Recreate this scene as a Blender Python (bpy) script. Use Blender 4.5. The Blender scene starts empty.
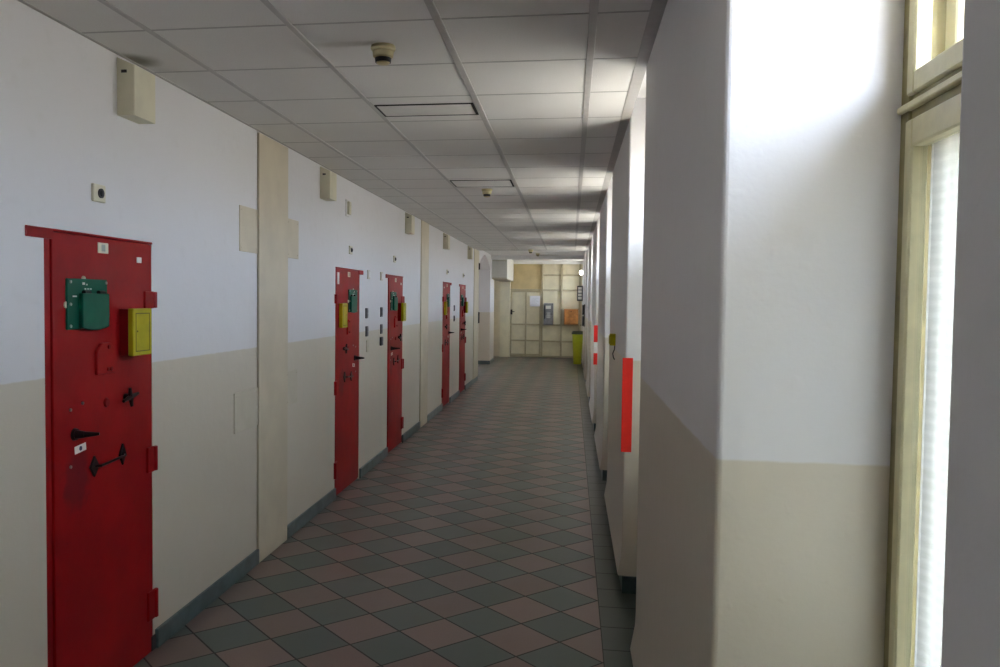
import bpy, bmesh, math, random
from mathutils import Matrix, Vector
random.seed(7)
SC = bpy.context.scene
COL = SC.collection
PI = math.pi

# ------------------------------------------------------------------ materials
class N:
    """small expression wrapper round Math nodes"""
    def __init__(s, nt, sock): s.nt, s.s = nt, sock
    def op(s, o, b=None, c=None):
        n = s.nt.nodes.new('ShaderNodeMath'); n.operation = o
        for i, v in enumerate((s, b, c)):
            if v is None: continue
            if isinstance(v, N): s.nt.links.new(v.s, n.inputs[i])
            else: n.inputs[i].default_value = v
        return N(s.nt, n.outputs[0])
    def __add__(s, b): return s.op('ADD', b)
    def __sub__(s, b): return s.op('SUBTRACT', b)
    def __mul__(s, b): return s.op('MULTIPLY', b)
    def __truediv__(s, b): return s.op('DIVIDE', b)
    def floor(s): return s.op('FLOOR')
    def abs(s): return s.op('ABSOLUTE')
    def fract(s): return s.op('FRACT')
    def min(s, b): return s.op('MINIMUM', b)
    def max(s, b): return s.op('MAXIMUM', b)
    def gt(s, b): return s.op('GREATER_THAN', b)
    def lt(s, b): return s.op('LESS_THAN', b)
    def step(s, a, b):
        n = s.nt.nodes.new('ShaderNodeMapRange'); n.interpolation_type = 'SMOOTHSTEP'
        s.nt.links.new(s.s, n.inputs['Value'])
        n.inputs['From Min'].default_value = a; n.inputs['From Max'].default_value = b
        return N(s.nt, n.outputs['Result'])

def new_mat(name):
    m = bpy.data.materials.new(name); m.use_nodes = True
    nt = m.node_tree
    return m, nt, nt.nodes['Principled BSDF']

def coords(nt, kind='Object'):
    tc = nt.nodes.new('ShaderNodeTexCoord')
    sp = nt.nodes.new('ShaderNodeSeparateXYZ'); nt.links.new(tc.outputs[kind], sp.inputs[0])
    return tc.outputs[kind], N(nt, sp.outputs[0]), N(nt, sp.outputs[1]), N(nt, sp.outputs[2])

def noise(nt, vec, scale, detail=3, rough=.55):
    n = nt.nodes.new('ShaderNodeTexNoise'); n.inputs['Scale'].default_value = scale
    n.inputs['Detail'].default_value = detail; n.inputs['Roughness'].default_value = rough
    if vec is not None: nt.links.new(vec, n.inputs['Vector'])
    return N(nt, n.outputs['Fac'])

def rgb(nt, c):
    n = nt.nodes.new('ShaderNodeRGB'); n.outputs[0].default_value = (*c, 1); return n.outputs[0]

def mix(nt, fac, a, b, blend='MIX'):
    n = nt.nodes.new('ShaderNodeMix'); n.data_type = 'RGBA'; n.blend_type = blend
    if isinstance(fac, N): nt.links.new(fac.s, n.inputs[0])
    else: n.inputs[0].default_value = fac
    for i, v in ((6, a), (7, b)):
        if isinstance(v, tuple): n.inputs[i].default_value = (*v, 1)
        else: nt.links.new(v, n.inputs[i])
    return n.outputs[2]

def bump(nt, bsdf, h, dist, strength=1.0):
    b = nt.nodes.new('ShaderNodeBump'); b.inputs['Distance'].default_value = dist
    b.inputs['Strength'].default_value = strength
    nt.links.new(h.s, b.inputs['Height']); nt.links.new(b.outputs[0], bsdf.inputs['Normal'])

def simple(name, c, rough=.5, metal=0.0, var=.12, scale=14, bmp=0.0, spec=None, c2=None):
    m, nt, b = new_mat(name)
    v, x, y, z = coords(nt)
    n = noise(nt, v, scale)
    d = c2 if c2 else tuple(k * (1 - var) for k in c)
    e = tuple(min(1, k * (1 + var)) for k in c) if not c2 else c
    nt.links.new(mix(nt, n.step(.3, .7), d, e), b.inputs['Base Color'])
    b.inputs['Roughness'].default_value = rough; b.inputs['Metallic'].default_value = metal
    if spec is not None: b.inputs['Specular IOR Level'].default_value = spec
    if bmp: bump(nt, b, n, bmp)
    return m

WHITE = (.70, .69, .70)
BEIGE = (.60, .545, .445)

def wall_paint(name, split=1.445, white=WHITE, beige=BEIGE, bmpd=.003, lumps=0.0):
    m, nt, b = new_mat(name)
    v, x, y, z = coords(nt)
    big = noise(nt, v, 1.3, 4); mid = noise(nt, v, 9, 4); fine = noise(nt, v, 60, 3)
    edge = z + (mid - .5) * .012
    f = edge.step(split - .004, split + .004)
    c = mix(nt, f, beige, white)
    c = mix(nt, (big.step(.35, .75)) * .10, c, (.55, .53, .49))
    # scuffs near the floor and scattered touch-up blotches
    scuff = (mid.step(.58, .72)) * .10
    c = mix(nt, scuff, c, (.50, .48, .44))
    nt.links.new(c, b.inputs['Base Color'])
    nt.links.new((f * .27 + .30).s, b.inputs['Roughness'])          # oil-painted dado is glossier
    b.inputs['Specular IOR Level'].default_value = .5
    lump = noise(nt, v, 17, 2).step(.62, .80)
    bump(nt, b, mid * .7 + fine * .12 + big * .8 + lump * lumps, bmpd)
    return m

M = {}
M['wall'] = wall_paint('painted_plaster')
M['wall_rough'] = wall_paint('rough_painted_plaster', split=1.418, bmpd=.0035, lumps=.22)
M['plaster'] = simple('white_plaster', (.84, .83, .82), .6, var=.04, scale=5, bmp=.003)
M['cream_wall'] = simple('cream_plaster', (.70, .63, .47), .5, var=.05, scale=3, bmp=.003)
M['column'] = simple('beige_column_paint', (.60, .53, .40), .5, var=.05, scale=4, bmp=.002)
M['plate'] = simple('painted_over_cover', (.60, .55, .44), .5, var=.04, scale=6)
M['plate_white'] = simple('pale_cover', (.78, .77, .75), .5, var=.03, scale=6)
M['box_beige'] = simple('beige_sheet_metal', (.66, .62, .47), .5, var=.05, scale=6)
M['base'] = simple('green_grey_skirting_tile', (.070, .105, .110), .3, var=.25, scale=9)
M['dark'] = simple('dark_recess', (.02, .018, .016), .7)
M['black'] = simple('black_iron', (.012, .010, .011), .35, metal=.3)
M['black_plastic'] = simple('black_plastic', (.02, .02, .022), .4)
M['switch_plastic'] = simple('dark_switch_plastic', (.06, .055, .06), .35)
M['rocker'] = simple('grey_rocker', (.14, .14, .15), .4)
M['white_sticker'] = simple('white_sticker', (.80, .78, .72), .6, var=.04)
M['cream_sticker'] = simple('cream_sticker', (.70, .66, .52), .6, var=.05)
M['print'] = simple('faded_print', (.38, .40, .36), .6)
M['ink'] = simple('dark_ink', (.03, .04, .10), .6)
M['green'] = simple('green_paint', (.002, .095, .055), .4, var=.12, scale=10, spec=.2)
M['yellow'] = simple('yellow_paint', (.44, .38, .006), .4, var=.08, scale=12, spec=.25)
M['yellow_line'] = simple('dark_seam', (.10, .085, .01), .6)
M['steel'] = simple('worn_steel', (.45, .44, .42), .35, metal=.8)
M['cream'] = simple('cream_window_paint', (.60, .55, .34), .4, var=.06, scale=18, bmp=.0015)
M['cream_old'] = simple('old_olive_cream_paint', (.26, .22, .09), .5, var=.15, scale=20, bmp=.002)
M['detector'] = simple('aged_ivory_plastic', (.50, .43, .24), .45, var=.06)
M['red_tape'] = simple('red_reflective_tape', (.78, .02, .012), .35, var=.06)
M['white_tape'] = simple('white_tape', (.8, .78, .75), .4, var=.05)
M['gate'] = simple('cream_gate_paint', (.74, .68, .50), .4, var=.05, scale=5)
M['gate_bar'] = simple('shaded_cream_bar_paint', (.48, .42, .28), .4, var=.06)  # darker copy of the gate paint, shade on the bars put into its colour
M['gate_top'] = simple('yellowed_board', (.62, .50, .27), .55, var=.07, scale=3)
M['phone'] = simple('grey_metal_casing', (.26, .26, .27), .35, metal=.4)
M['orange'] = simple('orange_wood', (.42, .17, .045), .45, var=.2, scale=9)
M['bin'] = simple('lime_green_plastic', (.52, .55, .02), .4, var=.05)
M['bin_rim'] = simple('dark_bin_rim', (.06, .07, .02), .5)
M['paper'] = simple('white_paper', (.78, .78, .84), .7, var=.03)
M['duct'] = simple('white_panel', (.78, .78, .74), .5, var=.03)

# red door paint, chipped and grimy in places
m, nt, b = new_mat('red_door_paint')
v, x, y, z = coords(nt)
n1 = noise(nt, v, 3.5, 4); n2 = noise(nt, v, 26, 4)
c = mix(nt, n1.step(.35, .7), (.25, .002, .004), (.33, .0035, .005))
c = mix(nt, n2.step(.62, .74) * .35, c, (.16, .008, .010))
smx = (y - .20) / .11; smz = (z - 1.00) / .15              # grime patch below the handle
rr = (smx * smx + smz * smz).op('SQRT') + (noise(nt, v, 14, 4) - .5) * 1.1
c = mix(nt, (rr.step(1.05, .55)) * .55, c, (.075, .012, .018))
nt.links.new(c, b.inputs['Base Color'])
b.inputs['Roughness'].default_value = .42
b.inputs['Specular IOR Level'].default_value = .22
bump(nt, b, n1 * .6 + n2 * .12, .003)
M['red'] = m
M['red_dark'] = simple('dark_red_paint', (.20, .003, .005), .4, var=.12, spec=.25)

# floor: 30 cm tiles laid diagonally, pink and green, plain green border by the windows
FX, FY, FD = -1.5185, 4.4697, .21234
m, nt, b = new_mat('diagonal_floor_tiles')
v, x, y, z = coords(nt)
p = (x - FX) / (2 * FD); q = (y - FY) / (2 * FD)
A = p - q; B = p + q
ca, cb = A.floor(), B.floor()
par = ((ca + cb) * .5).fract().gt(.25)
comb = nt.nodes.new('ShaderNodeCombineXYZ'); nt.links.new(ca.s, comb.inputs[0]); nt.links.new(cb.s, comb.inputs[1])
wn = nt.nodes.new('ShaderNodeTexWhiteNoise'); nt.links.new(comb.outputs[0], wn.inputs['Vector'])
rnd = N(nt, wn.outputs['Value'])
fa, fb = A.fract(), B.fract()
d = fa.min(fa * -1 + 1).min(fb.min(fb * -1 + 1))
g_diag = d.lt(.016)
bx = (x - .184) / .30; by = y / .30
fbx, fby = bx.fract(), by.fract()
g_bord = (fbx.min(fbx * -1 + 1).min(fby.min(fby * -1 + 1))).lt(.016)
bord = x.gt(.184)
spk = noise(nt, v, 90, 3); blot = noise(nt, v, 2.2, 4)
pink = mix(nt, rnd, (.165, .112, .100), (.215, .145, .128))
green = mix(nt, rnd, (.066, .090, .083), (.088, .114, .104))
c = mix(nt, par, green, pink)
c = mix(nt, bord, c, (.058, .070, .060))
gr = g_diag * (bord * -1 + 1) + g_bord * bord
c = mix(nt, gr, c, (.025, .024, .022))
c = mix(nt, spk.step(.5, .8) * .25, c, (.07, .065, .06))
c = mix(nt, blot.step(.5, .8) * .18, c, (.16, .125, .085))
nt.links.new(c, b.inputs['Base Color'])
nt.links.new((blot * .16 + gr * .3 + .24).s, b.inputs['Roughness'])
b.inputs['Specular IOR Level'].default_value = .5
bump(nt, b, gr * -1 + blot * .6, .0025)
M['floor'] = m

# ceiling panels, with a dark patch painted above the first box
m, nt, b = new_mat('mineral_ceiling_panel')
v, x, y, z = coords(nt)
sp = noise(nt, v, 140, 2); big = noise(nt, v, 1.1, 3)
c = mix(nt, big.step(.3, .7), (.70, .68, .65), (.745, .725, .695))
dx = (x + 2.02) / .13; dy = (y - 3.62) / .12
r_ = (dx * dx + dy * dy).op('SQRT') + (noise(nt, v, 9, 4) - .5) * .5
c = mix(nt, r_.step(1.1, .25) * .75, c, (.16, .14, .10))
dx = (x + .98) / .20; dy = (y - 3.49) / .05
r_ = (dx * dx + dy * dy).op('SQRT') + (noise(nt, v, 9, 4) - .5) * .5
c = mix(nt, r_.step(1.1, .3) * .35, c, (.35, .31, .24))
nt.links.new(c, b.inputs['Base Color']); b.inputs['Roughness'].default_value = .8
bump(nt, b, sp, .001)
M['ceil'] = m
M['tee'] = simple('grey_ceiling_tee', (.47, .45, .43), .45, var=.04)
M['ceil_plain'] = simple('vent_panel', (.71, .69, .66), .8, var=.03)
M['trim_edge'] = simple('ceiling_edge_angle', (.42, .40, .38), .5, var=.05)

# glass: lets the daylight through, reflects a little
def glass(name, tint=(.93, .94, .94)):
    m = bpy.data.materials.new(name); m.use_nodes = True; nt = m.node_tree
    for n in list(nt.nodes): nt.nodes.remove(n)
    o = nt.nodes.new('ShaderNodeOutputMaterial'); mx = nt.nodes.new('ShaderNodeMixShader')
    t = nt.nodes.new('ShaderNodeBsdfTransparent'); t.inputs[0].default_value = (*tint, 1)
    g = nt.nodes.new('ShaderNodeBsdfGlossy'); g.inputs['Roughness'].default_value = .03
    lw = nt.nodes.new('ShaderNodeLayerWeight'); lw.inputs[0].default_value = .5
    fac = N(nt, lw.outputs['Facing']).op('POWER', 5.0) * .5 + .025
    nt.links.new(fac.s, mx.inputs[0]); nt.links.new(t.outputs[0], mx.inputs[1]); nt.links.new(g.outputs[0], mx.inputs[2])
    nt.links.new(mx.outputs[0], o.inputs[0]); return m
M['glass'] = glass('window_glass')
# sheer white curtain with woven horizontal bands
m = bpy.data.materials.new('sheer_curtain_fabric'); m.use_nodes = True; nt = m.node_tree
for n in list(nt.nodes): nt.nodes.remove(n)
o = nt.nodes.new('ShaderNodeOutputMaterial'); mx = nt.nodes.new('ShaderNodeMixShader'); mx2 = nt.nodes.new('ShaderNodeMixShader')
v, x, y, z = coords(nt)
tr = nt.nodes.new('ShaderNodeBsdfTranslucent'); df = nt.nodes.new('ShaderNodeBsdfDiffuse'); tp = nt.nodes.new('ShaderNodeBsdfTransparent')
band = ((z / .024).fract() - .5).abs().step(.05, .35)
band2 = ((y / .03).fract() - .5).abs().step(.1, .4)
cc = mix(nt, band * .30 + band2 * .14 + noise(nt, v, 20) * .2, (.215, .22, .20), (.125, .13, .115))
nt.links.new(cc, tr.inputs[0]); nt.links.new(cc, df.inputs[0])
mx.inputs[0].default_value = .5; nt.links.new(tr.outputs[0], mx.inputs[1]); nt.links.new(df.outputs[0], mx.inputs[2])
mx2.inputs[0].default_value = .012
nt.links.new(mx.outputs[0], mx2.inputs[1]); nt.links.new(tp.outputs[0], mx2.inputs[2]); nt.links.new(mx2.outputs[0], o.inputs[0])
M['curtain'] = m
m, nt, b = new_mat('lit_lamp_glass')
b.inputs['Emission Color'].default_value = (1, .96, .88, 1); b.inputs['Emission Strength'].default_value = 5.0
M['lamp'] = m

# ------------------------------------------------------------------ mesh helpers
def add_box(bm, x0, x1, y0, y1, z0, z1, bev=0.0, seg=1):
    t = bmesh.new()
    bmesh.ops.create_cube(t, size=1)
    for v in t.verts:
        v.co = Vector((x0 + (v.co.x + .5) * (x1 - x0), y0 + (v.co.y + .5) * (y1 - y0), z0 + (v.co.z + .5) * (z1 - z0)))
    if bev: bmesh.ops.bevel(t, geom=list(t.edges), offset=bev, segments=seg, affect='EDGES', profile=.5)
    merge(bm, t)
def merge(bm, t, mat=None):
    if mat is not None: bmesh.ops.transform(t, matrix=mat, verts=t.verts)
    me = bpy.data.meshes.new('tmp'); t.to_mesh(me); t.free(); bm.from_mesh(me); bpy.data.meshes.remove(me)
def add_cyl(bm, p0, p1, r0, r1=None, n=16, bev=0):
    r1 = r0 if r1 is None else r1
    p0, p1 = Vector(p0), Vector(p1); d = p1 - p0
    t = bmesh.new()
    bmesh.ops.create_cone(t, cap_ends=True, cap_tris=False, segments=n, radius1=r0, radius2=r1, depth=d.length)
    if bev:
        es = [e for e in t.edges if len(e.link_faces) == 2 and any(len(f.verts) > 4 for f in e.link_faces)]
        bmesh.ops.bevel(t, geom=es, offset=bev, segments=2, affect='EDGES', profile=.5)
    merge(bm, t, Matrix.Translation((p0 + p1) / 2) @ d.to_track_quat('Z', 'Y').to_matrix().to_4x4())
def add_lathe(bm, prof, n=24, mat=None):
    """prof: list of (r, z), revolved round z"""
    t = bmesh.new(); rings = []
    for r, z in prof:
        if r < 1e-6: rings.append([t.verts.new((0, 0, z))])
        else: rings.append([t.verts.new((r * math.cos(2 * PI * k / n), r * math.sin(2 * PI * k / n), z)) for k in range(n)])
    for a, b in zip(rings, rings[1:]):
        for k in range(n):
            l = (k + 1) % n
            if len(a) == 1 and len(b) == 1: continue
            if len(a) == 1: t.faces.new((a[0], b[l], b[k]))
            elif len(b) == 1: t.faces.new((a[k], a[l], b[0]))
            else: t.faces.new((a[k], a[l], b[l], b[k]))
    bmesh.ops.recalc_face_normals(t, faces=t.faces)
    merge(bm, t, mat)
def add_prism(bm, poly, x0, x1, bev=0):
    """poly in (y, z), extruded from x0 to x1"""
    t = bmesh.new()
    a = [t.verts.new((x0, y, z)) for y, z in poly]; b = [t.verts.new((x1, y, z)) for y, z in poly]
    n = len(poly)
    t.faces.new(a); t.faces.new(b[::-1])
    for k in range(n): t.faces.new((a[k], b[k], b[(k + 1) % n], a[(k + 1) % n]))
    bmesh.ops.recalc_face_normals(t, faces=t.faces)
    if bev: bmesh.ops.bevel(t, geom=list(t.edges), offset=bev, segments=1, affect='EDGES')
    merge(bm, t)
def add_prism_y(bm, poly, y0, y1):
    """poly in (x, z), extruded along y"""
    t = bmesh.new()
    a = [t.verts.new((x, y0, z)) for x, z in poly]; b = [t.verts.new((x, y1, z)) for x, z in poly]
    n = len(poly); t.faces.new(a); t.faces.new(b[::-1])
    for k in range(n): t.faces.new((a[k], b[k], b[(k + 1) % n], a[(k + 1) % n]))
    bmesh.ops.recalc_face_normals(t, faces=t.faces); merge(bm, t)
def add_tube(bm, pts, r, n=10):
    for a, b in zip(pts, pts[1:]): add_cyl(bm, a, b, r, r, n)
    for p in pts[1:-1]:
        t = bmesh.new(); bmesh.ops.create_uvsphere(t, u_segments=n, v_segments=8, radius=r)
        merge(bm, t, Matrix.Translation(p))
def obj(name, bm, mat, parent=None, loc=None, smooth=False):
    me = bpy.data.meshes.new(name); bm.to_mesh(me); bm.free()
    if smooth:
        for f in me.polygons: f.use_smooth = True
    o = bpy.data.objects.new(name, me); me.materials.append(mat); COL.objects.link(o)
    if smooth:
        me.set_sharp_from_angle(angle=math.radians(35))
    if parent: o.parent = parent
    if loc is not None: o.location = loc
    return o
def bx(*a, **k):
    bm = bmesh.new(); add_box(bm, *a, **k); return bm
def tag(o, label=None, cat=None, group=None, kind=None):
    if label: o['label'] = label
    if cat: o['category'] = cat
    if group: o['group'] = group
    if kind: o['kind'] = kind
    return o
def thing(name, label, cat, loc=(0, 0, 0), group=None):
    o = bpy.data.objects.new(name, None); COL.objects.link(o); o.location = loc
    o.empty_display_size = .05
    return tag(o, label, cat, group)
def struct(name, bm, mat, parent=None):
    o = obj(name, bm, mat, parent)
    if not parent: o['kind'] = 'structure'
    return o
def dup(root, loc, label=None, group=None, rotz=None):
    r = root.copy(); COL.objects.link(r); r.location = loc
    if rotz is not None: r.rotation_euler = (0, 0, rotz)
    if label: r['label'] = label
    if group: r['group'] = group
    for ch in list(root.children):
        c = ch.copy(); COL.objects.link(c); c.parent = r
        for g in list(ch.children):
            d = g.copy(); COL.objects.link(d); d.parent = c
    return r

# ------------------------------------------------------------------ dimensions
XL, XR, ZC = -2.047, .327, 2.8626
YB, YE = -3.2, 18.2            # back wall behind the camera, end of the tiled ceiling
YF = 26.0                      # far partition
XA = -2.23                     # left wall beyond the cells, with the arch
ZH = 3.03                      # plaster ceiling beyond the tiles
XW = .686                      # face of the windows
XO = 1.04                       # outside of the wall
NEAR = [1.90, 5.06, 8.25, 11.42, 14.6, 17.8, 20.98, 24.16]        # near corners of the window piers
FAR = [3.97, 7.15, 10.3, 13.5, 16.7, 19.9, 23.08, 24.60]          # far corners
NICHES = [(-2.45, -1.35), (.778, 1.90)] + [(FAR[i], NEAR[i + 1]) for i in range(7)] + [(24.60, 25.75)]  # last niche and its unseen window added to light the far partition

# ------------------------------------------------------------------ floor
struct('floor', bx(-3.6, XO, YB - .1, YF + .6, -.12, 0), M['floor'])

# ------------------------------------------------------------------ left wall
DOORS = [(2.98, 'A'), (7.02, 'B'), (9.10, 'A'), (13.12, 'B'), (15.17, 'A')]
DW = .835
def DZ(y): return .03 if y > 12 else .015 if y > 5 else 0
bm = bmesh.new()
C1 = (5.200, 5.755); C2 = (11.13, 11.70); C3 = (17.35, 18.2)
y = YB
for a, b_ in sorted([(C1[0] - .008, C1[0]), (C2[0] - .006, C2[0])] + [(d - .003, d + DW + .001) for d, k in DOORS]):
    add_box(bm, XL - .18, XL, y, a, 0, 3.05)
    if b_ - a > .1: add_box(bm, XL - .18, XL, a, b_, 2.037 + DZ(a), 3.05)
    y = b_
add_box(bm, XL - .18, XL, y, YE, 0, 3.05)
add_box(bm, XL - .40, XL - .18, YB, YE, 0, 3.05)
struct('wall_left', bm, M['wall'])
# beige pilasters on the left wall (trim)
bm = bmesh.new(); add_box(bm, XL - .006, XL + .014, C1[0], C1[1], 0, ZC - .012, bev=.003); o = struct('trim_1', bm, M['column'])
bm = bmesh.new(); add_box(bm, XL - .006, XL + .014, C2[0], C2[1], 0, ZC - .006, bev=.003); struct('trim_2', bm, M['column'])
bm = bmesh.new(); add_box(bm, XL - .006, XL + .016, C3[0], C3[1], 0, ZC - .003, bev=.003); struct('trim_3', bm, M['column'])

# skirting, broken at doors and pilasters
segs = []; y = YB
cuts = sorted([(d - .005, d + DW + .02) for d, k in DOORS] + [C1, C2, (C3[1] - .02, C3[1])])
for a, b_ in cuts:
    if a - y > .03: segs.append((y, a))
    y = b_
bm = bmesh.new()
for a, b_ in segs:
    add_box(bm, XL - .004, XL + .017, a, b_, 0, .098, bev=.004)
struct('baseboard_left', bm, M['base'])

# ------------------------------------------------------------------ wall with the arch beyond the cells
AY0, AY1, ASP = 19.9, 22.8, 2.62
prof = [(YE - .0, 0), (AY0, 0), (AY0, ASP)]
APX = (21.25, 2.955)
n = 8
for k in range(1, n):                         # left half of the pointed arch
    t = k / n
    prof.append((AY0 + (APX[0] - AY0) * (1 - math.cos(t * PI / 2)) * .25 + (APX[0] - AY0) * .75 * t, ASP + (APX[1] - ASP) * math.sin(t * PI / 2) * .45 + (APX[1] - ASP) * .55 * t))
prof.append(APX)
for k in range(n - 1, 0, -1):
    t = k / n
    prof.append((AY1 - (AY1 - APX[0]) * (1 - math.cos(t * PI / 2)) * .25 - (AY1 - APX[0]) * .75 * t, ASP + (APX[1] - ASP) * math.sin(t * PI / 2) * .45 + (APX[1] - ASP) * .55 * t))
prof += [(AY1, ASP), (AY1, 0), (24.0, 0), (24.0, 3.2), (YE, 3.2)]
bm = bmesh.new(); add_prism(bm, prof, XA - .62, XA)
struct('wall_arch', bm, M['wall'])
bm = bmesh.new()
add_box(bm, -3.55, -3.45, YE - .5, 24.2, 0, 3.2)
add_box(bm, -3.5, -2.60, YE - .5, YE - .4, 0, 3.2)
struct('wall_alcove', bm, M['wall'])
bm = bmesh.new()
add_box(bm, -2.56, -2.46, 24.0, YF + .1, 0, 3.2)
struct('wall_recess', bm, M['wall'])
bm = bmesh.new()
add_box(bm, XA - .63, XA + .015, AY1 - .015, AY1 + .0, 0, .10, bev=.003)
add_box(bm, XA - .002, XA + .015, AY1, 24.0, 0, .10, bev=.003)
add_box(bm, XA - .002, XA + .015, YE + .1, AY0, 0, .10, bev=.003)
add_box(bm, -2.462, -2.445, 24.0, YF, 0, .10, bev=.003)
struct('baseboard_arch', bm, M['base'])

# ------------------------------------------------------------------ back wall behind the viewer
struct('wall_back', bx(-2.6, XO, YB - .12, YB, 0, 3.1), M['wall'])

# ------------------------------------------------------------------ right wall: piers, parapets, lintels
bm = bmesh.new()
def pier(a, b_):
    # plaster stops 11 cm above the floor, with a slight lip; skirting sits back under it
    poly = [(XR + .018, .0), (XO, 0), (XO, 3.1), (XR, 3.1), (XR, .30), (XR - .003, .22), (XR - .022, .112), (XR - .018, .104), (XR + .018, .104)]
    t = bmesh.new(); add_prism_y(t, poly, a, b_)
    bmesh.ops.recalc_face_normals(t, faces=t.faces)
    ed = [e for e in t.edges if all(abs(v.co.x - XR) < .03 and v.co.z > .15 for v in e.verts) and abs(e.verts[0].co.y - e.verts[1].co.y) < 1e-5]
    bmesh.ops.bevel(t, geom=ed, offset=.012, segments=3, affect='EDGES', profile=.5)
    merge(bm, t)
pier(-1.35, .778)
for a, b_ in zip(NEAR, FAR): pier(a, b_)
pier(25.75, 26.3)
pier(YB - .05, -2.45)
SILL, LINT = .80, 2.72
for a, b_ in NICHES:
    add_box(bm, XW, XO, a - .01, b_ + .01, 0, SILL)
    add_box(bm, XW, XO, a - .01, b_ + .01, LINT, 3.1)
struct('wall_right', bm, M['wall_rough'])
bm = bmesh.new()
allp = [(-1.35, .778)] + list(zip(NEAR, FAR))
for a, b_ in allp:
    add_box(bm, XR + .006, XR + .020, a + .012, b_ - .012, 0, .103)
    if a > -3: add_box(bm, XR + .006, XW, a - .012, a + .002, 0, .103)
    if b_ < 25: add_box(bm, XR + .006, XW, b_ - .002, b_ + .012, 0, .103)
for a, b_ in NICHES: add_box(bm, XW - .014, XW + .002, a, b_, 0, .103)
struct('baseboard_right', bm, M['base'])

# ------------------------------------------------------------------ ceiling: panels and tees
XCE = .292
xs = [XL] + [-2.3349 + .6 * k for k in range(1, 5)] + [XCE]
y0 = 3.2204 - .6 * 11
ys = [YB] + [y for y in [y0 + .6 * k for k in range(0, 40)] if YB + .05 < y < YE - .3 - .05] + [YE - .3]
bm = bmesh.new()
for a, b_ in zip(xs, xs[1:]):
    for c_, d_ in zip(ys, ys[1:]):
        if -1.2 < a < -1.0 and (4.40 < c_ < 4.5 or 7.40 < c_ < 7.5) and False: continue
        add_box(bm, a + .004, b_ - .004, c_ + .003, d_ - .003, ZC, ZC + .018, bev=.002)
add_box(bm, XL, XCE, YB, YE - .3, ZC + .018, ZC + .03)
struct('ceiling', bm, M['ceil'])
bm = bmesh.new()
for k, xx in enumerate(xs[1:-1]):
    w = .013 if k < 2 else .0165
    add_box(bm, xx - w, xx + w, YB, YE - .3, ZC - .004, ZC + .010, bev=.0015)
struct('trim_4', bm, M['tee'])
bm = bmesh.new()
for yy in ys[1:-1]: add_box(bm, XL, XCE, yy - .0065, yy + .0065, ZC - .0012, ZC + .010)
struct('trim_5', bm, M['trim_edge'])
bm = bmesh.new()                               # edge angles along both sides and the end
add_box(bm, XCE - .018, XR + .003, YB, YE - .3, ZC - .003, ZC + .03)
add_box(bm, XL - .002, XL + .016, YB, YE - .3, ZC - .003, ZC + .006)
add_box(bm, XL, XCE, YE - .304, YE - .27, ZC - .004, ZC + .20)
struct('trim_6', bm, M['trim_edge'])
bm = bmesh.new()
add_box(bm, XL - .4, XO, YB - .1, YE - .3, 2.98, 3.10)           # slab above the panels
add_box(bm, -3.6, XO, YE - .3, YF + .6, ZH, 3.25)
add_box(bm, -3.4, XO, 22.9, 23.2, ZH - .10, ZH + .02)             # shallow beam
struct('ceiling_plaster', bm, M['plaster'])
bm = bmesh.new(); add_box(bm, -2.46, XO, YF - .12, YF + .3, 2.93, 3.1); struct('trim_7', bm, M['plaster'])

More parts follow.
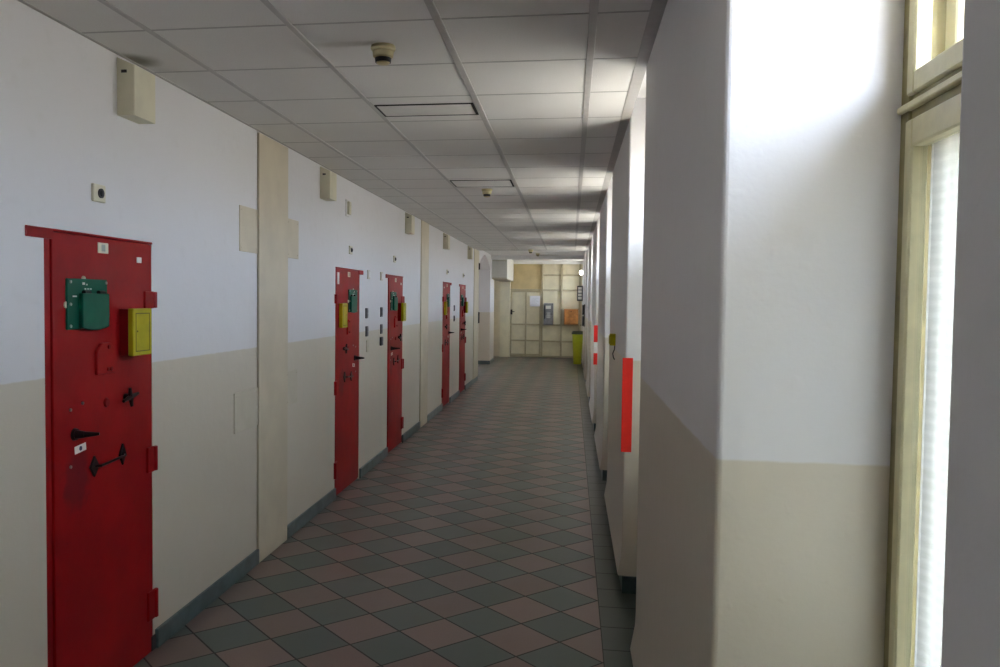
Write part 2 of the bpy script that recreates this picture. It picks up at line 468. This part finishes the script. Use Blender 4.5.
# ------------------------------------------------------------------ windows
def build_window(name, a, b_):
    """tall double casement between two piers: fixed frame with transom, upper and lower sashes, curtain between the panes"""
    w = b_ - a
    o = bpy.data.objects.new(name, None); COL.objects.link(o); o.location = (XW, a, SILL); o['kind'] = 'structure'
    H = LINT - SILL; T0, T1 = 2.172 - SILL, 2.191 - SILL
    bm = bmesh.new()                            # fixed frame
    f = .034
    for (y0, y1) in ((0, f + .01), (w - f - .01, w)): add_box(bm, .004, .16, y0, y1, 0, H, bev=.003)
    add_box(bm, .012, .16, f, w - f, 0, .05, bev=.003); add_box(bm, .012, .16, f, w - f, H - .05, H, bev=.003)
    add_box(bm, .010, .16, f, w - f, T0 - .025, T1 + .02)
    obj('window_frame', bm, M['cream_old'], o)
    bm = bmesh.new(); add_box(bm, -.006, .012, .004, w - .004, T0, T1 - .004, bev=.003)
    obj('transom', bm, M['cream'], o)
    def sash(z0, z1, x, d, st, rb, nm, mull=False):
        bm = bmesh.new(); y0, y1 = .036, w - .036
        for s0, s1 in ((y0, y0 + st), (y1 - st, y1)): add_box(bm, x, x + d, s0, s1, z0, z1, bev=.004)
        add_box(bm, x, x + d, y0 + st, y1 - st, z0, z0 + rb, bev=.004); add_box(bm, x, x + d, y0 + st, y1 - st, z1 - rb, z1, bev=.004)
        s = obj(nm, bm, M['cream'], o)
        bm = bmesh.new(); add_box(bm, x + d * .55, x + d * .55 + .004, y0 + st - .004, y1 - st + .004, z0 + rb - .004, z1 - rb + .004)
        obj('pane', bm, M['glass'], s)
        return s
    sash(.012, T0 - .020, 0, .034, .036, .058, 'lower_sash')
    sash(T1 + .012, H - .012, 0, .034, .036, .046, 'upper_sash')
    sash(.012, T0 - .012, .070, .045, .055, .06, 'outer_sash')
    sash(T1 + .006, H - .012, .070, .045, .055, .05, 'outer_sash')
    bm = bmesh.new()                            # sheer curtain hung between the sashes, lower half
    ns = 60; vs = []
    for k in range(ns + 1):
        yy = .062 + (w - .124) * k / ns; xx = .042 + .005 * math.sin(k * 1.7) + .004 * math.sin(k * .61)
        vs.append((bm.verts.new((xx, yy, .06)), bm.verts.new((xx, yy, T0 - .05))))
    for p_, q_ in zip(vs, vs[1:]): bm.faces.new((p_[0], q_[0], q_[1], p_[1]))
    obj('curtain', bm, M['curtain'], o, smooth=True)
    bm = bmesh.new(); add_box(bm, -.10, .012, -.005, w + .005, -.03, .008, bev=.006); obj('window_sill', bm, M['cream'], o)
    bm = bmesh.new()                            # casement fastener on the lower sash
    add_box(bm, -.014, 0, .036, .062, .50, .62, bev=.003); add_cyl(bm, (-.014, .049, .56), (-.045, .049, .56), .008); add_box(bm, -.05, -.036, .042, .056, .47, .57, bev=.004)
    obj('window_handle', bm, M['steel'], o)
    return o
for k, (a, b_) in enumerate(NICHES):
    build_window('window_%d' % (k + 1), a, b_)
# ground and daylight come from the sky (world); portals mark the openings for the renderer's sampling
for k, (a, b_) in enumerate(NICHES):
    l = bpy.data.lights.new('daylight_portal', 'AREA'); l.shape = 'RECTANGLE'; l.size = LINT - SILL; l.size_y = b_ - a
    l.cycles.is_portal = True
    o = bpy.data.objects.new('daylight_portal', l); COL.objects.link(o)
    o.location = (XW + .30, (a + b_) / 2, (SILL + LINT) / 2); o.rotation_euler = (0, PI / 2, 0)

# ------------------------------------------------------------------ cell doors
def mir(y, k): return y if k == 'A' else DW - y
def build_door(name, y0, k, near):
    o = bpy.data.objects.new(name, None); COL.objects.link(o); o.location = (XL - .024, y0, DZ(y0)); o['kind'] = 'structure'
    H = 2.036
    def B(bm, x0, x1, u0, u1, z0, z1, **kw):
        a, b_ = sorted((mir(u0, k), mir(u1, k))); add_box(bm, x0, x1, a, b_, z0, z1, **kw)
    def P(u, z, x): return (x, mir(u, k), z)
    bm = bmesh.new()                                             # frame with the header lug
    B(bm, -.01, .020, -.002, .042, .0, H, bev=.003)
    B(bm, .018, .032, -.115, .05, 1.994, H, bev=.003)
    B(bm, -.01, .030, .05, DW, 2.026, H, bev=.002)
    B(bm, -.01, .014, .80, DW, .0, H)
    fr = obj('door_frame', bm, M['red_dark'] if False else M['red'], o)
    bm = bmesh.new()
    B(bm, -.005, .026, .046, DW - .004, .0, 2.024, bev=.004, seg=2)
    leaf = obj('door_leaf', bm, M['red'], o)
    X = .026
    # hinges
    for z0, z1, u0 in ((1.713, 1.796, .755), (.905, 1.03, .775), (.165, .310, .775)):
        bm = bmesh.new(); B(bm, X - .004, X + .010, u0, .84, z0, z1, bev=.003)
        add_cyl(bm, P(.848, z0 + .002, .026), P(.848, z1 - .002, .026), .019, n=14, bev=.003)
        obj('hinge', bm, M['red'], o)
    bm = bmesh.new(); B(bm, -.004, .03, .815, .86, .0, .075, bev=.003); obj('pivot', bm, M['black_plastic'], o)
    # number sticker and tag
    bm = bmesh.new(); B(bm, X - .001, X + .003, .366, .446, 1.958, 2.004, bev=.001)
    s = obj('number_sticker', bm, M['cream_sticker'], o)
    bm = bmesh.new(); B(bm, X + .003, X + .0036, .392, .420, 1.966, 1.996); obj('sticker_print', bm, M['print'], s)
    if name != 'door_2':
        bm = bmesh.new(); B(bm, X - .001, X + .003, .69, .732, 1.930, 1.957, bev=.001); obj('sticker', bm, M['white_sticker'], o)
    if name == 'door_2':
        bm = bmesh.new(); B(bm, X - .001, X + .004, .735, .795, 1.885, 1.99, bev=.001); obj('name_strip', bm, M['white_sticker'], o)
    # green flap over the observation window
    bm = bmesh.new(); B(bm, X - .002, X + .010, .130, .424, 1.630, 1.842, bev=.003)
    gp = obj('peephole_plate', bm, M['green'], o)
    u0, u1 = .207, .408; poly = []
    for j in range(9):
        t = j / 8; poly.append((mir(u0 + (u1 - u0) * t, k), 1.636 - .012 * math.sin(t * PI)))
    poly = [(mir(u0, k), 1.781)] + poly + [(mir(u1, k), 1.781)]
    bm = bmesh.new(); add_prism(bm, poly, X + .010, X + .030, bev=.003); fl = obj('flap', bm, M['green'], o)
    bm = bmesh.new()
    for u in (.25, .36): add_cyl(bm, P(u - .022, 1.785, X + .02), P(u + .022, 1.785, X + .02), .009, n=10)
    obj('flap_hinge', bm, M['black'], fl)
    bm = bmesh.new()
    for u, z in ((.150, 1.828), (.412, 1.828), (.150, 1.645), (.415, 1.65), (.150, 1.735), (.415, 1.735)): add_cyl(bm, P(u, z, X + .008), P(u, z, X + .014), .0065, n=10)
    obj('screws', bm, M['steel'], gp)
    bm = bmesh.new()                                             # rubbed white lettering, unreadable blots
    for u, z, wd, h in ((.235, 1.817, .018, .010), (.262, 1.815, .010, .006), (.25, 1.797, .012, .006), (.27, 1.797, .014, .006), (.29, 1.797, .012, .006), (.165, 1.765, .03, .006)):
        B(bm, X + .010, X + .0106, u, u + wd, z, z + h)
    obj('lettering', bm, M['white_sticker'], gp)
    for u, z in ((.255, 1.841), (.132, 1.733), (.430, 1.733)):   # cream washers at the rim of the plate
        bm = bmesh.new(); add_cyl(bm, P(u, z, X - .001), P(u, z, X + .006), .014, n=18, bev=.002); obj('washer', bm, M['cream_sticker'], o)
    # yellow box on a red base
    if k == 'A': w0, w1, d0, d1 = .535, .703, .042, .070
    else: w0, w1, d0, d1 = .570, .740, .004, .036
    bm = bmesh.new(); B(bm, X - .002, X + d0, w0 + .003, w1 - .003, 1.500, 1.712, bev=.002); rb = obj('box_base', bm, M['red_dark'], o)
    bm = bmesh.new(); B(bm, X + d0, X + d1, w0, w1, 1.497, 1.715, bev=.004); yb = obj('yellow_box', bm, M['yellow'], o)
    bm = bmesh.new()
    for a, b_, c_, d_ in ((w0 + .021, w1 - .021, 1.690, 1.694), (w0 + .021, w1 - .021, 1.516, 1.520), (w0 + .021, w0 + .0245, 1.516, 1.694), (w1 - .0245, w1 - .021, 1.516, 1.694)): B(bm, X + d1 - .0005, X + d1 + .001, a, b_, c_, d_)
    add_cyl(bm, P(w0 + .035, 1.61, X + d1 - .001), P(w0 + .035, 1.61, X + d1 + .002), .004, n=8)
    obj('lid_seam', bm, M['yellow_line'], yb)
    # hexagonal spy-hole cover
    bm = bmesh.new()
    add_prism(bm, [(mir(u, k), z) for u, z in ((.338, 1.427), (.478, 1.427), (.478, 1.537), (.443, 1.564), (.373, 1.564), (.338, 1.530))], X - .002, X + .014, bev=.003)
    hx = obj('hatch_cover', bm, M['red'], o)
    bm = bmesh.new()
    for u, z in ((.425, 1.545), (.418, 1.447), (.443, 1.447)): add_cyl(bm, P(u, z, X + .012), P(u, z, X + .020), .009, n=10)
    obj('rivets', bm, M['red_dark'], hx)
    # cross handle
    bm = bmesh.new(); cu, cz = .582, 1.303
    add_cyl(bm, P(cu, cz, X), P(cu, cz, X + .035), .016, n=12)
    for a in range(4):
        t = a * PI / 2 + .18; r = .066 if a % 2 == 0 else .044
        add_cyl(bm, P(cu, cz, X + .027), P(cu + r * math.cos(t), cz + r * math.sin(t), X + .030), .012, .007, n=8)
    obj('cross_handle', bm, M['black'], o, smooth=True)
    bm = bmesh.new(); add_cyl(bm, P(.425, 1.297, X - .002), P(.425, 1.297, X + .008), .023, .018, n=18); obj('keyhole_cover', bm, M['red_dark'], o)
    bm = bmesh.new()
    for u, z in ((.243, 1.315), (.157, 1.298), (.155, 1.06)): add_cyl(bm, P(u, z, X - .002), P(u, z, X + .005), .007, n=8)
    obj('bolts', bm, M['steel'], leaf)
    # projecting handle
    bm = bmesh.new(); hu, hz = .185, 1.192
    add_cyl(bm, P(hu, hz, X - .002), P(hu, hz, X + .012), .027, .024, n=20)
    add_cyl(bm, P(hu, hz, X + .01), P(hu + .004, hz, X + .045), .020, .014, n=14)
    add_cyl(bm, P(hu + .004, hz, X + .04), P(hu + .022, hz + .002, X + .100), .014, .006, n=12)
    obj('handle', bm, M['black'], o, smooth=True)
    # label below the handle
    t = bmesh.new(); add_box(t, -.001, .002, -.040, .040, -.016, .016); bm = bmesh.new()
    merge(bm, t, Matrix.Translation((X, mir(.226, k), 1.126)) @ Matrix.Rotation(.10 if k == 'A' else -.10, 4, 'X')); lb = obj('label', bm, M['white_sticker'], o)
    bm = bmesh.new(); add_cyl(bm, P(.226, 1.126, X + .001), P(.226, 1.126, X + .003), .010, n=12); obj('label_dot', bm, M['ink'], lb)
    # two diamond escutcheons joined by a pull bar
    bm = bmesh.new()
    for cu, cz, w, h in ((.322, 1.03, .036, .048), (.55, 1.042, .030, .052)):
        add_prism(bm, [(mir(cu - w, k), cz), (mir(cu, k), cz - h), (mir(cu + w, k), cz), (mir(cu, k), cz + h)], X - .001, X + .010, bev=.003)
    obj('escutcheon', bm, M['black'], o)
    bm = bmesh.new(); add_tube(bm, [P(.322, 1.03, X + .008), P(.337, 1.031, X + .028), P(.535, 1.041, X + .028), P(.55, 1.042, X + .008)], .006)
    obj('pull_bar', bm, M['black'], o, smooth=True)
    return o
for i, (y0, k) in enumerate(DOORS):
    build_door('door_%d' % (i + 1), y0, k, i)

# ------------------------------------------------------------------ things on the left wall
# beige boxes under the ceiling
def build_wall_box(y, label, h0=2.588, h1=2.813):
    t = thing('junction_box', label, 'junction box', (XL, y, h0), 'beige boxes under the ceiling on the left wall')
    h = h1 - h0
    bm = bmesh.new(); add_prism_y(bm, [(-.002, 0), (.079, 0), (.079, h), (-.002, h + .036)], 0, .188)
    obj('casing', bm, M['box_beige'], t)
    obj('lid', bx(.079, .085, -.001, .189, -.001, h + .001, bev=.002), M['box_beige'], t)
    bm = bmesh.new(); add_box(bm, .022, .048, -.003, .001, h - .035, h - .022); obj('vent_slot', bm, M['dark'], t)
    return t
wb = build_wall_box(3.512, 'nearest beige metal box under the ceiling, dark patch on the panel above it')
for y, lab in ((6.557, 'beige metal box under the ceiling just left of the second red door'),
               (10.04, 'beige metal box under the ceiling between third red door and second beige pilaster'),
               (13.085, 'beige metal box under the ceiling above the fourth red door'),
               (16.25, 'farthest beige metal box under the ceiling, past the fifth red door')):
    dup(wb, (XL, y, 2.588), lab)

# signal lamps above the doors
def build_lamp(y, z, label):
    t = thing('signal_lamp', label, 'signal lamp', (XL, y, z), 'small signal lamps above the cell doors')
    obj('plate', bx(-.002, .014, -.045, .045, -.038, .038, bev=.003), M['box_beige'], t)
    bm = bmesh.new(); add_cyl(bm, (.012, .004, 0), (.020, .004, 0), .021, n=18); add_cyl(bm, (.020, .004, 0), (.026, .004, 0), .015, .013, n=16, bev=.002)
    obj('lens', bm, M['black_plastic'], t, smooth=True)
    return t
sl = build_lamp(3.348, 2.216, 'small square signal lamp with dark centre above the nearest red door')
for y, z, lab in ((7.49, 2.225, 'small dark signal lamp above the second red door'), (9.42, 2.238, 'small dark signal lamp above the third red door'),
                  (13.55, 2.235, 'small dark signal lamp above the fourth red door'), (15.6, 2.24, 'small faint signal lamp above the fifth, farthest red door')):
    dup(sl, (XL, y, z), lab)

t = thing('cable_outlet', 'small grey cable outlet box high on the wall above the second red door', 'outlet box', (XL, 7.375, 2.60))
obj('plate', bx(-.002, .012, -.055, .055, -.075, .075, bev=.004), M['plate_white'], t)
obj('cover', bx(.012, .034, -.036, .036, -.058, .058, bev=.005), M['box_beige'], t)

# wall switches between paired doors
def build_switch(y, z, label, grp):
    t = thing('wall_switch', label, 'switch', (XL, y, z), grp)
    obj('plate', bx(-.002, .012, -.040, .040, -.052, .052, bev=.004), M['switch_plastic'], t)
    bm = bmesh.new(); add_box(bm, .012, .018, -.022, .022, .004, .036, bev=.003); add_box(bm, .012, .018, -.022, .022, -.036, -.004, bev=.003)
    obj('rocker', bm, M['rocker'], t)
    return t
g = 'dark switches between the second and third red doors'
ws = build_switch(8.12, 1.628, 'dark wall switch right of the second red door, upper of its column', g)
for y, z, lab in ((8.13, 1.445, 'dark wall switch right of the second red door, lower of its column'),
                  (8.775, 1.632, 'dark wall switch left of the third red door, top of its column'),
                  (8.775, 1.447, 'dark wall switch left of the third red door, middle of its column')):
    dup(ws, (XL, y, z), lab)
t = thing('intercom', 'black box below the switches left of the third red door', 'intercom', (XL, 8.76, 1.315))
obj('casing', bx(-.002, .022, -.045, .045, -.047, .047, bev=.006), M['black_plastic'], t)
obj('button', bx(.022, .028, -.018, .018, -.03, -.004, bev=.003), M['rocker'], t)
t = thing('blank_plate', 'pale blank plate below the switches right of the second red door', 'wall plate', (XL, 8.17, 1.295))
obj('plate', bx(-.002, .008, -.045, .045, -.06, .06, bev=.003), M['plate'], t)
obj('screw', bx(.008, .010, -.006, .006, -.006, .006), M['steel'], t)
for y, lab in ((8.19, 'small pale plate high beside the second red door'), (8.765, 'small pale plate high beside the third red door')):
    t = thing('cover_plate', lab, 'wall plate', (XL, y, 2.02))
    obj('plate', bx(-.002, .010, -.045, .045, -.045, .045, bev=.003), M['plate'], t)
    obj('cap', bx(.010, .018, -.026, .026, -.03, .03, bev=.003), M['plate_white'], t)
g2 = 'switches between the fourth and fifth red doors'
for z, lab in ((1.63, 'grey wall switch between the fourth and fifth red doors, upper one'), (1.447, 'grey wall switch between the fourth and fifth red doors, lower one')):
    dup(ws, (XL, 14.42, z), lab, g2)

# cover plates beside the first pilaster
def cover(name, y0, y1, z0, z1, mat, label, th=.006):
    t = thing(name, label, 'cover plate', (XL, (y0 + y1) / 2, z0))
    w = (y1 - y0) / 2
    obj('panel', bx(-.001, th, -w, w, 0, z1 - z0, bev=.002), M[mat], t)
    bm = bmesh.new()
    for sy in (-1, 1):
        for zz in (.025, z1 - z0 - .025):
            bm = bmesh.new(); add_cyl(bm, (th - .001, sy * (w - .022), zz), (th + .002, sy * (w - .022), zz), .005, n=8)
            obj('screw', bm, M[mat], t)
    return t
cover('cover_plate', 4.897, 5.188, 2.060, 2.345, 'column', 'beige cover plate on white wall touching the left edge of the near pilaster')
cover('cover_plate', 5.760, 6.010, 2.065, 2.350, 'column', 'beige cover plate on white wall touching the right edge of the near pilaster')
cover('cover_plate', 4.812, 5.188, .930, 1.180, 'plate', 'painted-over cover plate low on beige wall left of the near pilaster', .008)
cover('cover_plate', 5.765, 6.00, .985, 1.235, 'plate', 'faint painted-over plate low on beige wall right of the near pilaster', .003)

# dark hinge brackets where the tiled part of the corridor ends
for z0, z1, lab in ((2.44, 2.60, 'dark hinge bracket high on the edge where the left wall ends'), (1.26, 1.52, 'dark lock bracket at waist height on the edge where the left wall ends')):
    t = thing('hinge_bracket', lab, 'bracket', (XL, 18.12, z0))
    obj('plate', bx(-.002, .020, -.04, .05, 0, z1 - z0, bev=.003), M['black_plastic'], t)
    bm = bmesh.new(); add_cyl(bm, (.026, .03, .01), (.026, .03, z1 - z0 - .01), .018, n=12); obj('knuckle', bm, M['black'], t)

# ------------------------------------------------------------------ ceiling things
def build_detector(x, y, z, label):
    t = thing('smoke_detector', label, 'smoke detector', (x, y, z), 'smoke detectors on the ceiling')
    bm = bmesh.new(); add_lathe(bm, [(0, 0), (.052, 0), (.054, -.006), (.054, -.014), (.048, -.022), (0, -.022)], 28); obj('base', bm, M['detector'], t, smooth=True)
    bm = bmesh.new(); add_lathe(bm, [(0, -.02), (.044, -.02), (.046, -.026), (.044, -.046), (.036, -.052), (0, -.052)], 28); obj('head', bm, M['detector'], t, smooth=True)
    bm = bmesh.new(); add_lathe(bm, [(0, -.050), (.036, -.050), (.034, -.070), (0, -.070)], 28); obj('chamber', bm, M['black_plastic'], t, smooth=True)
    bm = bmesh.new(); add_lathe(bm, [(0, -.069), (.030, -.069), (.026, -.076), (.014, -.079), (0, -.079)], 28); obj('cap', bm, M['detector'], t, smooth=True)
    return t
sd = build_detector(-.822, 3.53, ZC - .001, 'ivory smoke detector with dark ring on the nearest ceiling panels')
dup(sd, (-.838, 8.12, ZC - .001), 'ivory smoke detector on the ceiling just beyond the farther slim ceiling vent')
dup(sd, (-.875, 17.70, ZC - .001), 'dark-looking smoke detector at the far edge of the panelled ceiling')
dup(sd, (-.90, 22.0, ZH - .001), 'tiny smoke detector on the plaster ceiling before the far partition')

def build_vent(y0, y1, label):
    x0, x1 = -1.117, -.556
    t = thing('ceiling_vent', label, 'ceiling vent', ((x0 + x1) / 2, (y0 + y1) / 2, ZC), 'slim vents set in the ceiling panels')
    w, d = (x1 - x0) / 2, (y1 - y0) / 2
    bm = bmesh.new(); e = .009
    add_box(bm, -w, w, -d, -d + e, -.006, .002); add_box(bm, -w, w, d - e, d, -.006, .002); add_box(bm, -w, -w + e, -d + e, d - e, -.006, .002); add_box(bm, w - e * 1.6, w, -d + e, d - e, -.006, .002)
    obj('frame', bm, M['dark'], t)
    bm = bmesh.new(); add_box(bm, -w + e, w - e * 1.6, -d + e, d - e, -.004, .002, bev=.002)
    obj('panel', bm, M['ceil_plain'], t)
    return t
build_vent(4.585, 4.862, 'slim rectangular vent with dark outline in the ceiling, nearer of two')
build_vent(7.50, 7.93, 'slim rectangular vent with dark outline in the ceiling, farther of two')

# ------------------------------------------------------------------ right side things
def tape(y, z0, z1, mats, label):
    t = thing('corner_marker', label, 'marker strip', (XR, y, z0), 'red marker strips on the pier edges')
    for a, b_, mm in mats:
        obj('band', bx(-.016, .046, -.003, .004, a - z0, b_ - z0, bev=.001), M[mm], t)
    return t
tape(5.06, .862, 1.432, [(.862, 1.432, 'red_tape')], 'solid red marker strip on the edge of the second window pier')
tape(11.42, .91, 1.447, [(1.216, 1.447, 'red_tape'), (1.066, 1.216, 'white_tape'), (.91, 1.066, 'red_tape')], 'red and white banded marker strip on the edge of a far window pier')
t = thing('call_point', 'small yellow box on the corridor face of the second window pier', 'call point', (XR, 6.18, 1.446))
obj('casing', bx(-.042, .004, 0, .085, 0, .086, bev=.004), M['yellow'], t)
obj('cover', bx(-.048, -.042, .012, .073, .012, .074, bev=.002), M['yellow'], t)
bm = bmesh.new(); add_tube(bm, [(-.004, .03, 0), (-.006, .03, -.03), (-.018, .03, -.06), (-.012, .03, -.09), (-.003, .03, -.105)], .004); obj('cable', bm, M['black_plastic'], t)

t = thing('telephone_box', 'black box in two halves on the far window pier, right of the orange box', 'wall box', (XR, 20.98, 1.16))
for z0, z1 in ((0, .245), (.275, .52)): obj('half', bx(-.05, .004, .0, .22, z0, z1, bev=.006), M['black_plastic'], t)
obj('joint', bx(-.046, .002, .01, .21, .245, .275), M['white_sticker'], t)
obj('mount', bx(-.012, .012, -.01, .23, -.02, .54, bev=.003), M['black'], t)

# hanging notice sign, facing the viewer
t = thing('notice_frame', 'narrow black framed notice with white squares jutting from the far right wall', 'notice', (XR, 24.3, 1.785))
bm = bmesh.new(); e = .028
add_box(bm, -.165, -.165 + e, -.015, .015, 0, .44); add_box(bm, -e, 0, -.015, .015, 0, .44); add_box(bm, -.165 + e, -e, -.015, .015, 0, e); add_box(bm, -.165 + e, -e, -.015, .015, .44 - e, .44)
fr = obj('frame', bm, M['black_plastic'], t)
obj('board', bx(-.165 + e, -e, -.006, .006, e, .44 - e), M['rocker'], t)
for z in (.048, .143, .238, .333): obj('square', bx(-.134, -.031, -.010, -.006, z, z + .068), M['white_sticker'], t)
obj('bracket', bx(-.004, .012, -.02, .02, .10, .34), M['black'], t)

t = thing('wall_lamp', 'small glowing white lamp on the far right wall above the black framed notice', 'lamp', (XR, 24.35, 2.61))
bm = bmesh.new(); add_cyl(bm, (.01, 0, 0), (-.02, 0, 0), .045, n=16); obj('base', bm, M['duct'], t)
bm = bmesh.new(); add_lathe(bm, [(0, -.07), (.03, -.06), (.05, -.02), (.05, .02), (.03, .06), (0, .07)], 16, Matrix.Translation((-.058, 0, .0))); obj('globe', bm, M['lamp'], t, smooth=True)

# bin
t = thing('trash_bin', 'tall lime green bin with dark rim by the far right wall', 'bin', (.19, 23.5, 0))
bm = bmesh.new(); add_lathe(bm, [(0, .005), (.105, .005), (.112, .02), (.150, .84), (.148, .86), (.140, .86), (.10, .03), (0, .03)], 32); obj('body', bm, M['bin'], t, smooth=True)
bm = bmesh.new(); add_lathe(bm, [(.138, .85), (.166, .85), (.170, .875), (.155, .905), (.138, .905), (.138, .85)], 32); obj('rim', bm, M['bin_rim'], t, smooth=True)
bm = bmesh.new(); add_lathe(bm, [(.125, .68), (.134, .82), (.146, .90), (.150, .93), (.144, .935), (.128, .88)], 32); obj('liner', bm, M['bin_rim'], t, smooth=True)

# ------------------------------------------------------------------ far partition
struct('wall_far', bx(-2.6, XO, YF + .12, YF + .24, 0, 3.1), M['cream_wall'])
t = thing('barred_partition', 'cream metal partition of bars and panels closing the far end of the corridor', 'partition', (0, YF, 0))
bm = bmesh.new(); add_box(bm, -2.22, -1.905, -.10, .12, 0, 2.93, bev=.004); obj('post', bm, M['gate'], t)
obj('panel', bx(-.905, XR + .3, .04, .09, .05, 2.925), M['gate'], t)
obj('upper_board', bx(-1.90, -.905, .04, .09, 2.15, 2.925), M['gate_top'], t)
bm = bmesh.new()
for xx, z1 in ((-.905, 2.93), (-.301, 2.93), (.255, 2.93)): add_box(bm, xx - .028, xx + .028, -.02, .06, 0.03, z1, bev=.003)
for zz, x0 in ((.514, -.90), (1.03, -.90), (2.12, -1.90), (2.58, -.90)): add_box(bm, x0, XR + .3, -.01, .05, zz - .026, zz + .026, bev=.003)
add_box(bm, -1.90, XR + .3, -.01, .05, .02, .06)
obj('bars', bm, M['gate_bar'], t)
leaf = obj('door_leaf', bx(-1.895, -.94, .02, .06, .06, 2.09), M['gate'], t)
bm = bmesh.new()
for xx in (-1.875, -1.408, -.962): add_box(bm, xx - .025, xx + .025, -.015, .03, .06, 2.09, bev=.003)
for zz in (.09, .53, 1.035, 2.07): add_box(bm, -1.875, -.962, -.010, .03, zz - .024, zz + .024, bev=.003)
obj('door_bars', bm, M['gate_bar'], leaf)
bm = bmesh.new(); add_box(bm, -1.89, -1.83, -.03, -.012, 1.34, 1.50, bev=.004); add_cyl(bm, (-1.86, -.03, 1.43), (-1.86, -.08, 1.43), .012); add_box(bm, -1.87, -1.76, -.09, -.07, 1.418, 1.442, bev=.004)
obj('handle', bm, M['black'], leaf)

t = thing('paper_notice', 'white paper sheet pinned on the far partition door', 'notice', (-1.13, YF, 1.60))
bm = bmesh.new(); add_box(bm, -.155, .155, -.024, -.016, 0, .33); obj('sheet', bm, M['paper'], t)
bm = bmesh.new()
for k in range(7): add_box(bm, -.11, .11 - .04 * (k % 3), -.0246, -.024, .06 + .033 * k, .066 + .033 * k)
obj('print', bm, M['print'], t)

t = thing('payphone', 'grey metal payphone box with pale top plate on the far partition', 'payphone', (-.70, YF, 1.03))
obj('casing', bx(-.15, .15, -.17, .05, 0, .68, bev=.012), M['phone'], t)
obj('plate', bx(-.085, .075, -.178, -.168, .50, .60, bev=.003), M['white_sticker'], t)
bm = bmesh.new()
for r in range(4):
    for c_ in range(3): add_box(bm, -.05 + c_ * .04, -.022 + c_ * .04, -.182, -.170, .22 + r * .045, .25 + r * .045, bev=.002)
obj('keypad', bm, M['duct'], t)
bm = bmesh.new(); add_tube(bm, [(-.115, -.18, .20), (-.115, -.205, .24), (-.115, -.205, .56), (-.115, -.18, .60)], .022); obj('handset', bm, M['black_plastic'], t, smooth=True)
obj('shelf', bx(-.14, .14, -.19, -.165, .33, .35), M['rocker'], t)

t = thing('orange_cabinet', 'orange wooden box on the far partition left of the green bin', 'cabinet', (0, YF - .055, 1.055))
obj('body', bx(-.215, .215, -.20, .03, 0, .455, bev=.006), M['orange'], t)
obj('lid', bx(-.225, .225, -.215, .0, .455, .475, bev=.004), M['orange'], t)
obj('front_panel', bx(-.195, .195, -.208, -.198, .03, .43, bev=.004), M['orange'], t)
bm = bmesh.new(); add_cyl(bm, (0, -.208, .40), (0, -.225, .40), .014); obj('knob', bm, M['black'], t)

t = thing('duct_box', 'white boxed duct under the ceiling at the far left, before the partition', 'duct box', (-1.97, 24.4, 2.385))
obj('casing', bx(-.26, .17, -1.15, 1.45, 0, .640, bev=.006), M['duct'], t)
bm = bmesh.new(); add_box(bm, -.25, .16, -1.156, -1.149, .015, .03); add_box(bm, -.25, .16, -1.156, -1.149, .50, .515); add_box(bm, -.262, .172, -1.152, 1.5, -.012, .004)
obj('edge_strip', bm, M['gate_bar'], t)

# ------------------------------------------------------------------ daylight (world)
w = bpy.data.worlds.new('overcast_daylight'); SC.world = w; w.use_nodes = True; nt = w.node_tree
bg = nt.nodes['Background']
v, x, y, z = coords(nt, 'Generated')
f = z.step(-.10, .18)
nt.links.new(mix(nt, f, (.95, .87, .80), (.82, .91, 1.12)), bg.inputs['Color'])
bg2 = (f * .42 + .58) * 9.0
nt.links.new(bg2.s, bg.inputs['Strength'])

# ------------------------------------------------------------------ camera
fpx, yaw, pitch, roll, pxo = 825.18, .1439, .0403, .0105, -48.65
cy, sy, cp, sp = math.cos(yaw), math.sin(yaw), math.cos(pitch), math.sin(pitch)
fw = Vector((-sy * cp, cy * cp, -sp)); rt = Vector((cy, sy, 0)); up = rt.cross(fw)
cr, sr = math.cos(roll), math.sin(roll)
r2 = cr * rt + sr * up; u2 = -sr * rt + cr * up
cam = bpy.data.cameras.new('camera'); co = bpy.data.objects.new('camera', cam); COL.objects.link(co)
mw = Matrix.Identity(4)
for i in range(3): mw[i][0] = r2[i]; mw[i][1] = u2[i]; mw[i][2] = -fw[i]
mw[2][3] = 1.7681
co.matrix_world = mw
cam.sensor_width = 36; cam.lens = fpx * 36 / 1000; cam.shift_x = -pxo / 1000; cam.clip_start = .02
SC.camera = co

SC.view_settings.view_transform = 'Standard'; SC.view_settings.look = 'None'; SC.view_settings.gamma = 1.0
SC.view_settings.use_curve_mapping = False
SC.view_settings.exposure = 2.0
SC.cycles.use_denoising = True
SC.cycles.max_bounces = 14; SC.cycles.diffuse_bounces = 10; SC.cycles.transparent_max_bounces = 16; SC.cycles.glossy_bounces = 5
SC.cycles.sample_clamp_indirect = 12
